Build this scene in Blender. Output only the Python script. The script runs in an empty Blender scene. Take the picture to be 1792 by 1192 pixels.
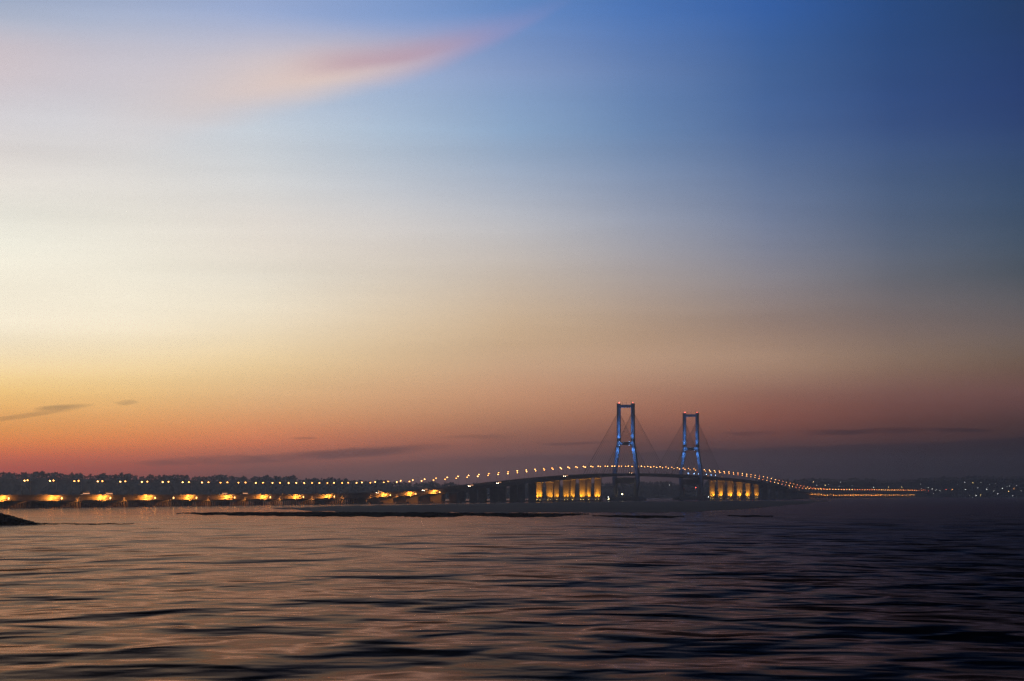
import bpy, math, random
import numpy as np
from mathutils import Vector, Matrix

random.seed(7)
rng = np.random.default_rng(7)
sc = bpy.context.scene
COL = sc.collection
PI = math.pi

# ------------------------------------------------------------------ camera
F = 4150.0            # focal length in photo pixels (1792 wide)
CAMH = 10.0           # eye height above the water, metres
HZ = 864.0            # photo row of the horizon
PITCH = math.atan((HZ - 596.0) / F)
cam_d = bpy.data.cameras.new('camera')
cam = bpy.data.objects.new('camera', cam_d)
COL.objects.link(cam)
cam_d.sensor_width = 36.0
cam_d.lens = F / 1792.0 * 36.0
cam_d.clip_start = 1.0
cam_d.clip_end = 60000.0
cam.location = (0, 0, CAMH)
cam.rotation_euler = (PI / 2 + PITCH, 0, 0)
sc.camera = cam

# ------------------------------------------------------------------ helpers
def s2l(c):
    c = c / 255.0
    return c / 12.92 if c <= 0.04045 else ((c + 0.055) / 1.055) ** 2.4


def lin(rgb):
    return tuple(s2l(v) for v in rgb)


def new_mat(name):
    m = bpy.data.materials.new(name)
    m.use_nodes = True
    m.node_tree.nodes.clear()
    return m, m.node_tree.nodes, m.node_tree.links


def surf(name, col, rough=0.8, scale=0.3, var=0.3, bump=0.0, metal=0.0, spec=0.3):
    """a weathered surface: base colour broken up by two noises"""
    m, N, L = new_mat(name)
    out = N.new('ShaderNodeOutputMaterial')
    b = N.new('ShaderNodeBsdfPrincipled')
    b.inputs['Roughness'].default_value = rough
    b.inputs['Metallic'].default_value = metal
    b.inputs['Specular IOR Level'].default_value = spec
    L.new(b.outputs[0], out.inputs[0])
    tc = N.new('ShaderNodeTexCoord')
    n1 = N.new('ShaderNodeTexNoise')
    n1.inputs['Scale'].default_value = scale
    n1.inputs['Detail'].default_value = 5
    n1.inputs['Roughness'].default_value = 0.65
    L.new(tc.outputs['Object'], n1.inputs['Vector'])
    mr = N.new('ShaderNodeMapRange')
    mr.inputs[1].default_value = 0.3
    mr.inputs[2].default_value = 0.7
    mr.inputs[3].default_value = 1 - var
    mr.inputs[4].default_value = 1 + var
    L.new(n1.outputs[0], mr.inputs[0])
    mx = N.new('ShaderNodeVectorMath')
    mx.operation = 'SCALE'
    mx.inputs[0].default_value = col
    L.new(mr.outputs[0], mx.inputs['Scale'])
    L.new(mx.outputs[0], b.inputs['Base Color'])
    if bump:
        bp = N.new('ShaderNodeBump')
        bp.inputs['Distance'].default_value = bump
        L.new(n1.outputs[0], bp.inputs['Height'])
        L.new(bp.outputs[0], b.inputs['Normal'])
    return m


def glow(name, col, strength, sample=True):
    m, N, L = new_mat(name)
    out = N.new('ShaderNodeOutputMaterial')
    e = N.new('ShaderNodeEmission')
    e.inputs[0].default_value = (*col, 1)
    e.inputs[1].default_value = strength
    L.new(e.outputs[0], out.inputs[0])
    if not sample:
        m.cycles.emission_sampling = 'NONE'
    return m


class MB:
    """collects vertices and faces, linked as one mesh object"""
    def __init__(self):
        self.v, self.f = [], []

    def add(self, vs, fs):
        o = len(self.v)
        self.v += [tuple(p) for p in vs]
        self.f += [tuple(i + o for i in f) for f in fs]
        return self

    def box(self, x0, x1, y0, y1, z0, z1):
        vs = [(x, y, z) for x in (x0, x1) for y in (y0, y1) for z in (z0, z1)]
        return self.add(vs, [(0, 1, 3, 2), (4, 6, 7, 5), (0, 4, 5, 1), (2, 3, 7, 6), (0, 2, 6, 4), (1, 5, 7, 3)])

    def loft(self, rings, caps=True):
        n = len(rings[0])
        vs = [p for r in rings for p in r]
        fs = []
        for i in range(len(rings) - 1):
            for k in range(n):
                a, b = i * n + k, i * n + (k + 1) % n
                fs.append((a, b, b + n, a + n))
        if caps:
            fs.append(tuple(reversed(range(n))))
            fs.append(tuple(range((len(rings) - 1) * n, len(rings) * n)))
        return self.add(vs, fs)

    def tube(self, pts, radii, n=6):
        pts = [Vector(p) for p in pts]
        if not hasattr(radii, '__len__'):
            radii = [radii] * len(pts)
        rings = []
        for i, p in enumerate(pts):
            d = (pts[min(i + 1, len(pts) - 1)] - pts[max(i - 1, 0)]).normalized()
            a = d.orthogonal() if abs(d.z) < 0.99 else Vector((1, 0, 0))
            a = (a - d * a.dot(d)).normalized()
            b = d.cross(a)
            rings.append([p + (a * math.cos(2 * PI * k / n) + b * math.sin(2 * PI * k / n)) * radii[i] for k in range(n)])
        return self.loft(rings)

    def ball(self, c, rx, ry, rz, nu=8, nv=6):
        rings = []
        for j in range(1, nv):
            t = PI * j / nv
            rings.append([(c[0] + rx * math.sin(t) * math.cos(2 * PI * k / nu), c[1] + ry * math.sin(t) * math.sin(2 * PI * k / nu),
                           c[2] - rz * math.cos(t)) for k in range(nu)])
        return self.loft(rings)

    def mesh(self, name, mat, smooth=False):
        me = bpy.data.meshes.new(name)
        me.from_pydata(self.v, [], self.f)
        import bmesh
        bm = bmesh.new()
        bm.from_mesh(me)
        bmesh.ops.recalc_face_normals(bm, faces=bm.faces)
        bm.to_mesh(me)
        bm.free()
        if mat:
            me.materials.append(mat)
        if smooth:
            me.shade_smooth()
        return me

    def build(self, name, mat, parent=None, smooth=False):
        o = bpy.data.objects.new(name, self.mesh(name, mat, smooth))
        COL.objects.link(o)
        o.parent = parent
        return o


def tag(o, label=None, cat=None, group=None, kind=None):
    if label:
        o['label'] = label
    if cat:
        o['category'] = cat
    if group:
        o['group'] = group
    if kind:
        o['kind'] = kind
    return o


def empty(name, loc, rz=0.0):
    o = bpy.data.objects.new(name, None)
    o.empty_display_size = 2.0
    o.location = loc
    o.rotation_euler = (0, 0, rz)
    COL.objects.link(o)
    return o


def copy_tree(o, parent=None):
    c = o.copy()
    COL.objects.link(c)
    c.parent = parent
    for ch in list(o.children):
        copy_tree(ch, c)
    return c


_ONES = 'zeroth first second third fourth fifth sixth seventh eighth ninth tenth eleventh twelfth thirteenth fourteenth fifteenth sixteenth seventeenth eighteenth nineteenth'.split()
_TENS = {2: ('twentieth', 'twenty'), 3: ('thirtieth', 'thirty'), 4: ('fortieth', 'forty'), 5: ('fiftieth', 'fifty'),
         6: ('sixtieth', 'sixty'), 7: ('seventieth', 'seventy'), 8: ('eightieth', 'eighty'), 9: ('ninetieth', 'ninety')}


def ordinal(n):
    if n < 20:
        return _ONES[n]
    t, o = divmod(n, 10)
    return _TENS[t][0] if o == 0 else _TENS[t][1] + '-' + _ONES[o]


# the bridge runs straight: station s along it from the nearer tower, w across it (+ towards the viewer)
BX, BY = 166.0, 3458.0
UX, UY = 0.2905, 0.9569
ROT = math.atan2(UY, UX)


def P(s, w, z):
    return Vector((BX + UX * s + UY * w, BY + UY * s - UX * w, z))


def s_at(px, w=0.0):
    """station of the bridge line (offset w) seen in the direction of photo column px"""
    k = (px - 896.0) / F
    return (k * (BY - UX * w) - (BX + UY * w)) / (UX - k * UY)


def ground(px, py):
    d = CAMH * F / (py - HZ)
    return ((px - 896.0) / F * d, d)


_S = np.array([-2600, -1900, -1500, -1214, -1050, -910, -819, -657, -454, -300, -150, 0, 217, 434, 680, 860, 1029, 1266, 1480, 1640, 1900, 3800], float)
_Z = np.array([9.2, 9.2, 9.2, 9.7, 11.0, 13.9, 17.0, 22.6, 30.2, 34.6, 37.8, 39.7, 40.6, 39.4, 37.0, 34.2, 30.2, 20.2, 12.2, 9.6, 9.0, 9.0], float)
_gs = np.arange(-2600, 3801, 10.0)
_gz = np.interp(_gs, _S, _Z)
_k = np.exp(-0.5 * (np.arange(-12, 13) / 5.0) ** 2)
_gz = np.convolve(np.pad(_gz, 12, mode='edge'), _k / _k.sum(), mode='valid')


def zt(s):
    """height of the parapet top"""
    return float(np.interp(s, _gs, _gz))


# ------------------------------------------------------------------ materials
M = {}
M['concrete'] = surf('weathered_concrete', (0.30, 0.29, 0.27), 0.85, 0.25, 0.25)
M['deck'] = surf('deck_concrete', (0.24, 0.23, 0.22), 0.85, 0.15, 0.25)
M['asphalt'] = surf('asphalt', (0.05, 0.05, 0.05), 0.9, 0.5, 0.2)
M['tower'] = surf('tower_concrete', (0.42, 0.42, 0.42), 0.75, 0.08, 0.15)
M['pile'] = surf('stained_pile', (0.16, 0.14, 0.12), 0.85, 0.6, 0.4)
M['steel'] = surf('galvanised_steel', (0.35, 0.35, 0.34), 0.5, 1.0, 0.15, metal=0.6)
M['cable'] = surf('cable_sheath', (0.06, 0.055, 0.06), 0.6, 0.1, 0.1)
M['dark'] = surf('dark_metal', (0.04, 0.04, 0.045), 0.5, 2.0, 0.2)
M['foliage'] = surf('hill_foliage', (0.045, 0.06, 0.035), 0.9, 0.06, 0.45, spec=0.0)
M['soil'] = surf('hill_soil', (0.05, 0.055, 0.04), 0.95, 0.01, 0.3, spec=0.0)
M['bark'] = surf('bark', (0.06, 0.05, 0.04), 0.95, 0.5, 0.3)
M['mud'] = surf('weed_covered_mud', (0.018, 0.018, 0.014), 0.95, 0.25, 0.5, bump=0.2, spec=0.0)
M['silt'] = surf('wet_silt', (0.25, 0.215, 0.19), 0.75, 0.02, 0.25, spec=0.08)
M['rock'] = surf('wet_rock', (0.022, 0.022, 0.022), 0.9, 0.5, 0.45, bump=0.1, spec=0.02)
M['hull'] = surf('boat_paint', (0.32, 0.32, 0.31), 0.5, 0.8, 0.2)
M['carpaint'] = surf('car_paint', (0.25, 0.25, 0.27), 0.4, 1.0, 0.1)
M['glass'] = surf('dark_glass', (0.02, 0.02, 0.025), 0.1, 1.0, 0.1)
M['lamp_amber'] = glow('sodium_lamp', (1.0, 0.38, 0.08), 10)
M['lamp_white'] = glow('pale_sodium_lamp', (1.0, 0.46, 0.13), 13)
M['lamp_red'] = glow('old_sodium_lamp', (1.0, 0.22, 0.05), 8)
M['flood_lens'] = glow('flood_lens', (1.0, 0.52, 0.14), 7)
M['up_lens'] = glow('uplight_lens', (1.0, 0.62, 0.16), 20)
M['blue_lens'] = glow('blue_lens', (0.25, 0.5, 1.0), 20, False)
M['cool_lens'] = glow('cool_white_lens', (0.30, 0.55, 1.0), 22, False)
M['red_lens'] = glow('red_lens', (1.0, 0.09, 0.07), 14, False)
M['white_lens'] = glow('white_lens', (0.85, 0.9, 0.85), 9, False)
M['yellow_lens'] = glow('yellow_lens', (1.0, 0.68, 0.22), 11, False)
M['headlight'] = glow('headlight', (1.0, 0.72, 0.48), 40, False)
M['taillight'] = glow('taillight', (1.0, 0.08, 0.04), 25, False)
M['cabin_light'] = glow('cabin_light', (1.0, 0.80, 0.35), 14, False)
M['trail_glow'] = glow('headlight_trail_glow', (1.0, 0.45, 0.22), 0.9, False)  # glow standing in for the streaks of passing headlights


def light(name, kind, loc, energy, col, parent, aim=None, size=0.3, angle=60, blend=0.6):
    d = bpy.data.lights.new(name, kind)
    d.energy = energy
    d.color = col
    d.shadow_soft_size = size
    if kind == 'SPOT':
        d.spot_size = math.radians(angle)
        d.spot_blend = blend
    o = bpy.data.objects.new(name, d)
    COL.objects.link(o)
    o.parent = parent
    o.location = loc
    if aim is not None:
        o.rotation_euler = (Vector(aim) - Vector(loc)).to_track_quat('-Z', 'Y').to_euler()
    return o


# ------------------------------------------------------------------ sky (world)
EL_TOP = 13.0


def el_of(py):
    return math.degrees(PITCH + math.atan((596.0 - py) / F))


ROWS = [19, 110, 210, 310, 410, 500, 580, 645, 690, 740, 777, 802, 820, 845, 866]
SKY = {   # photo column -> sRGB at those rows
    60: [(166.0, 180.0, 207.2), (203.6, 203.2, 212.3), (221.3, 218.2, 223.4), (234.3, 226.7, 219.2), (243.8, 242.0, 228.4), (264.0, 254.5, 232.3), (262.1, 249.9, 224.4), (266.0, 237.3, 186.4), (274.8, 226.0, 132.4), (255.2, 177.0, 97.8), (262.5, 163.0, 50.8), (308.1, 114.8, 39.8), (213.2, 69.2, 45.7), (195.0, 66.1, 44.2), (187.1, 64.5, 44.2)],
    448: [(158.1, 177.1, 218.4), (183.5, 195.6, 222.6), (203.3, 213.9, 225.6), (221.9, 223.5, 224.6), (234.4, 224.2, 212.2), (247.4, 239.5, 221.6), (255.5, 236.4, 203.3), (250.7, 217.5, 159.9), (251.8, 203.9, 146.1), (247.1, 171.2, 106.0), (270.3, 135.8, 77.5), (219.1, 112.5, 74.0), (114.3, 69.9, 64.7), (108.5, 66.6, 63.2), (104.6, 64.8, 63.2)],
    896: [(104.4, 144.2, 205.2), (138.6, 158.2, 201.3), (140.1, 171.8, 208.4), (167.7, 180.8, 202.4), (201.6, 198.6, 199.6), (207.1, 189.5, 171.3), (215.5, 183.7, 147.2), (210.1, 172.4, 138.5), (224.2, 163.9, 123.6), (190.9, 130.9, 94.0), (161.0, 93.2, 73.8), (129.0, 82.9, 71.8), (114.3, 76.6, 70.0), (106.9, 72.6, 68.4), (101.9, 70.5, 66.7)],
    1344: [(55.0, 99.1, 170.0), (67.0, 101.0, 155.1), (74.0, 105.0, 157.2), (100.6, 121.7, 158.8), (124.2, 134.3, 159.5), (146.4, 139.0, 142.4), (156.0, 129.3, 114.6), (188.4, 153.1, 125.2), (146.6, 102.4, 88.5), (160.3, 89.6, 67.5), (90.3, 54.7, 52.4), (75.9, 51.2, 50.7), (67.5, 47.7, 50.0), (63.2, 45.9, 48.2), (61.0, 44.1, 46.8)],
    1760: [(37.2, 64.0, 107.0), (40.2, 65.0, 114.0), (44.2, 67.0, 118.1), (57.1, 80.0, 115.1), (66.8, 84.5, 107.0), (82.7, 89.0, 97.0), (116.5, 103.9, 101.9), (115.4, 93.9, 74.2), (123.2, 81.4, 79.6), (79.8, 54.2, 46.5), (67.0, 41.0, 39.8), (26.5, 17.5, 17.4), (24.0, 17.2, 16.6), (22.8, 16.1, 15.6), (22.2, 15.6, 15.2)],
}
ABOVE = [(16.0, 0.45), (20.0, 0.20), (27.0, 0.08), (45.0, 0.03), (90.0, 0.0)]   # elevation, brightness against the top of the frame


def smooth_col(stops, n=28):
    els = np.array([el_of(r) for r in ROWS][::-1])
    cols = np.array([lin(c) for c in stops][::-1])
    g = np.linspace(0, EL_TOP, 400)
    out = np.stack([np.interp(g, els, np.sqrt(cols[:, k])) for k in range(3)], 1)
    kk = np.exp(-0.5 * (np.arange(-30, 31) / 9.0) ** 2)
    kk /= kk.sum()
    out = np.stack([np.convolve(np.pad(out[:, k], 30, mode='edge'), kk, mode='valid') for k in range(3)], 1) ** 2
    ge = np.concatenate([np.linspace(0, 4.5, 16), np.linspace(4.5, EL_TOP, n - 15)[1:]])
    return ge, np.stack([np.interp(ge, g, out[:, k]) for k in range(3)], 1)


def build_world():
    w = bpy.data.worlds.new('World')
    sc.world = w
    w.use_nodes = True
    N, L = w.node_tree.nodes, w.node_tree.links
    N.clear()

    def val(x):
        return x

    def math_(op, a, b=None, c=None, clamp=False):
        n = N.new('ShaderNodeMath')
        n.operation = op
        n.use_clamp = clamp
        for i, x in enumerate((a, b, c)):
            if x is None:
                continue
            if isinstance(x, (int, float)):
                n.inputs[i].default_value = x
            else:
                L.new(x, n.inputs[i])
        return n.outputs[0]

    def rng_(x, a, b, c=0.0, d=1.0, smooth=True):
        n = N.new('ShaderNodeMapRange')
        n.interpolation_type = 'SMOOTHSTEP' if smooth else 'LINEAR'
        L.new(x, n.inputs[0])
        for i, v in enumerate((a, b, c, d)):
            if isinstance(v, (int, float)):
                n.inputs[i + 1].default_value = v
            else:
                L.new(v, n.inputs[i + 1])
        return n.outputs[0]

    def mix(f, a, b, mode='MIX'):
        n = N.new('ShaderNodeMix')
        n.data_type = 'RGBA'
        n.blend_type = mode
        n.clamp_factor = True
        for sock, x in ((n.inputs[0], f), (n.inputs[6], a), (n.inputs[7], b)):
            if isinstance(x, (int, float)):
                sock.default_value = x
            elif isinstance(x, tuple):
                sock.default_value = (*x, 1)
            else:
                L.new(x, sock)
        return n.outputs[2]

    tc = N.new('ShaderNodeTexCoord')
    nrm = N.new('ShaderNodeVectorMath')
    nrm.operation = 'NORMALIZE'
    L.new(tc.outputs['Generated'], nrm.inputs[0])
    sep = N.new('ShaderNodeSeparateXYZ')
    L.new(nrm.outputs[0], sep.inputs[0])
    az = math_('MULTIPLY', math_('ARCTAN2', sep.outputs[0], sep.outputs[1]), 180 / PI)
    el = math_('MULTIPLY', math_('ARCSINE', sep.outputs[2]), 180 / PI)

    cols = sorted(SKY)
    tab = {c: smooth_col(SKY[c]) for c in cols}
    ge = tab[cols[0]][0]
    fine = [0, 224, 448, 672, 896, 1120, 1344, 1568, 1792]
    arr = np.stack([np.sqrt(tab[c][1]) for c in cols])          # column, elevation, rgb

    def at_col(x):
        # smooth (Catmull-Rom) interpolation between the five columns
        t = float(np.interp(x, cols, [0, 1, 2, 3, 4]))
        i = min(int(t), 3)
        u = t - i
        p = [arr[max(0, min(4, i + k))] for k in (-1, 0, 1, 2)]
        v = 0.5 * (2 * p[1] + (p[2] - p[0]) * u + (2 * p[0] - 5 * p[1] + 4 * p[2] - p[3]) * u * u + (3 * p[1] - p[0] - 3 * p[2] + p[3]) * u ** 3)
        return np.clip(v, 0, None) ** 2

    elf = math_('DIVIDE', el, EL_TOP, clamp=True)
    ramps = []
    for x in fine:
        n = N.new('ShaderNodeValToRGB')
        cr = n.color_ramp
        cr.interpolation = 'LINEAR'
        vals = at_col(x)
        pos = ge / EL_TOP
        while len(cr.elements) < len(pos):
            cr.elements.new(0.5)
        for k, p in enumerate(pos):
            cr.elements[k].position = float(p)
        for k, p in enumerate(pos):
            cr.elements[k].color = (*[float(q) for q in vals[k]], 1)
        L.new(elf, n.inputs[0])
        ramps.append(n.outputs[0])
    colr = ramps[0]
    for k in range(1, len(fine)):
        a0 = math.degrees(math.atan((fine[k - 1] - 896) / F))
        a1 = math.degrees(math.atan((fine[k] - 896) / F))
        colr = mix(rng_(az, a0, a1, smooth=False), colr, ramps[k])

    # photo-like angular coordinates for the clouds (degrees)
    def A(px):
        return math.degrees(math.atan((px - 896) / F))
    DEG = 180 / PI / F                                       # degrees per photo pixel near the axis
    # a soft warp so cloud edges are not geometric
    mp = N.new('ShaderNodeMapping')
    mp.inputs['Scale'].default_value = (28, 28, 110)
    L.new(nrm.outputs[0], mp.inputs[0])
    nz = N.new('ShaderNodeTexNoise')
    nz.inputs['Scale'].default_value = 1.6
    nz.inputs['Detail'].default_value = 4
    L.new(mp.outputs[0], nz.inputs['Vector'])
    wob = math_('SUBTRACT', nz.outputs[0], 0.5)
    azw = math_('ADD', az, math_('MULTIPLY', wob, 1.6))
    elw = math_('ADD', el, math_('MULTIPLY', wob, 0.22))

    # faint wide banding in the low sky
    bandn = N.new('ShaderNodeTexNoise')
    bandn.inputs['Scale'].default_value = 1.0
    bandn.inputs['Detail'].default_value = 3
    mpb = N.new('ShaderNodeMapping')
    mpb.inputs['Scale'].default_value = (5, 5, 60)
    mpb.inputs['Rotation'].default_value = (0, math.radians(6), 0)
    L.new(nrm.outputs[0], mpb.inputs[0])
    L.new(mpb.outputs[0], bandn.inputs['Vector'])
    bandf = rng_(bandn.outputs[0], 0.3, 0.7, 0.955, 1.045, smooth=False)
    vm = N.new('ShaderNodeVectorMath')
    vm.operation = 'SCALE'
    L.new(colr, vm.inputs[0])
    L.new(bandf, vm.inputs['Scale'])
    colr = vm.outputs[0]

    # the pink cirrus streak
    ax0, ey0 = A(430), el_of(206)
    rx = math_('SUBTRACT', az, ax0)
    ry = math_('SUBTRACT', el, ey0)
    th = math.radians(13.4)
    t = math_('ADD', math_('MULTIPLY', rx, math.cos(th)), math_('MULTIPLY', ry, math.sin(th)))
    d = math_('ADD', math_('MULTIPLY', rx, -math.sin(th)), math_('MULTIPLY', ry, math.cos(th)))
    # the lower edge bends upward along the streak
    t2 = math_('MAXIMUM', math_('SUBTRACT', t, 3.2), 0.0)
    d = math_('SUBTRACT', d, math_('MULTIPLY', math_('MULTIPLY', t2, t2), 0.032))
    mpc = N.new('ShaderNodeMapping')
    mpc.inputs['Rotation'].default_value = (0, -th, 0)
    mpc.inputs['Scale'].default_value = (14, 14, 60)
    L.new(nrm.outputs[0], mpc.inputs[0])
    nc = N.new('ShaderNodeTexNoise')
    nc.inputs['Scale'].default_value = 1.2
    nc.inputs['Detail'].default_value = 3
    L.new(mpc.outputs[0], nc.inputs['Vector'])
    wc = math_('SUBTRACT', nc.outputs[0], 0.5)
    thick = rng_(t, -2.5, 7.6, 2.0, 0.3, smooth=False)
    q = math_('ADD', math_('DIVIDE', d, thick), math_('MULTIPLY', wc, 0.25))
    m_up = rng_(q, -0.22, 0.42)
    m_dn = math_('SUBTRACT', 1.0, rng_(q, 0.35, 1.7))
    m_t = math_('MULTIPLY', rng_(t, -5.0, 2.0), math_('SUBTRACT', 1.0, rng_(t, 4.4, 8.8)))
    mc = math_('MULTIPLY', math_('MULTIPLY', m_up, m_dn), m_t)
    core = math_('MULTIPLY', math_('MULTIPLY', rng_(q, 0.3, 0.6), math_('SUBTRACT', 1.0, rng_(q, 0.6, 1.2))),
                 math_('MULTIPLY', rng_(t, 0.6, 3.0), math_('SUBTRACT', 1.0, rng_(t, 3.6, 6.6))))
    pink = mix(rng_(t, 1.5, 7.0), lin((234, 209, 198)), lin((158, 152, 198)))
    colr = mix(math_('MULTIPLY', mc, 0.9), colr, pink)
    colr = mix(math_('MULTIPLY', core, 0.5), colr, lin((188, 148, 166)))
    # the cirrus widens to a veil on the left
    veil = math_('MULTIPLY', math_('MULTIPLY', math_('SUBTRACT', 1.0, rng_(az, -13.0, -6.5)), rng_(el, el_of(230), el_of(130))),
                 math_('SUBTRACT', 1.0, rng_(el, el_of(110), el_of(40))))
    colr = mix(math_('MULTIPLY', veil, 0.5), colr, lin((222, 200, 202)))

    # low dark cloud streaks
    dark = None
    for (cx, cy, rxp, ryp, tilt, st) in [
            (600, 794, 190, 10, 4.0, 0.7), (400, 806, 170, 9, 2.0, 0.65), (106, 716, 46, 6, 5.0, 0.55), (60, 728, 90, 5, 9.0, 0.35),
            (210, 708, 22, 5, 5.0, 0.5), (537, 767, 34, 2.6, 2.0, 0.4), (850, 763, 60, 5, 0.0, 0.25), (1015, 775, 66, 3.6, 1.0, 0.4),
            (1505, 757, 130, 6, 1.0, 0.65), (1300, 760, 55, 4, 0.0, 0.45), (1665, 756, 75, 5, 0.0, 0.75), (860, 806, 200, 9, 2.0, 0.25),
            (1160, 786, 160, 12, 2.0, 0.2)]:
        c, s = math.cos(math.radians(tilt)), math.sin(math.radians(tilt))
        dx = math_('SUBTRACT', azw, A(cx))
        dy = math_('SUBTRACT', elw, el_of(cy))
        u = math_('MULTIPLY', math_('ADD', math_('MULTIPLY', dx, c), math_('MULTIPLY', dy, s)), 1 / (rxp * DEG))
        v = math_('MULTIPLY', math_('ADD', math_('MULTIPLY', dx, -s), math_('MULTIPLY', dy, c)), 1 / (ryp * DEG))
        r2 = math_('ADD', math_('MULTIPLY', u, u), math_('MULTIPLY', v, v))
        m = math_('MULTIPLY', math_('SUBTRACT', 1.0, rng_(r2, 0.05, 1.3)), st)
        dark = m if dark is None else math_('MAXIMUM', dark, m)
    # a long bank of cloud over the right-hand horizon, its top edge rising slowly to the right
    edge = rng_(az, A(760), A(1792), el_of(806), el_of(768), smooth=False)
    bank = math_('SUBTRACT', 1.0, rng_(math_('SUBTRACT', elw, edge), -0.05, 0.035))
    bank = math_('MULTIPLY', bank, rng_(az, A(760), A(1330), 0.12, 0.85))
    dark = math_('MULTIPLY', dark, rng_(nz.outputs[0], 0.28, 0.60, 0.55, 1.3), clamp=True)
    dk = mix(1.0, colr, (0.42, 0.47, 0.62), 'MULTIPLY')
    colr = mix(dark, colr, dk)
    bk = mix(1.0, colr, (0.50, 0.58, 0.72), 'MULTIPLY')
    colr = mix(bank, colr, bk)

    # above the frame and round the back the dusk sky falls to deep blue
    hi = N.new('ShaderNodeValToRGB')
    hi.color_ramp.interpolation = 'B_SPLINE'
    pts = [(0.0, 1.0), (EL_TOP / 90.0, 1.0)] + [(e / 90.0, b) for e, b in ABOVE]
    while len(hi.color_ramp.elements) < len(pts):
        hi.color_ramp.elements.new(0.5)
    for k, (p, b) in enumerate(pts):
        hi.color_ramp.elements[k].position = p
    for k, (p, b) in enumerate(pts):
        hi.color_ramp.elements[k].color = (b, b, b, 1)
    L.new(math_('DIVIDE', el, 90.0, clamp=True), hi.inputs[0])
    aback = math_('ADD', math_('MULTIPLY', rng_(az, -110.0, -35.0), math_('SUBTRACT', 1.0, rng_(az, 13.0, 40.0))), 0.0, clamp=True)
    back = (0.016, 0.019, 0.030)
    colr = mix(aback, back, colr)
    colr = mix(math_('SUBTRACT', 1.0, hi.outputs[0]), colr, (0.010, 0.012, 0.020))
    bg = N.new('ShaderNodeBackground')
    L.new(colr, bg.inputs[0])
    bg.inputs[1].default_value = 1.0
    out = N.new('ShaderNodeOutputWorld')
    L.new(bg.outputs[0], out.inputs[0])
    w.cycles.sampling_method = 'MANUAL'
    w.cycles.sample_map_resolution = 1024


build_world()

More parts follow.
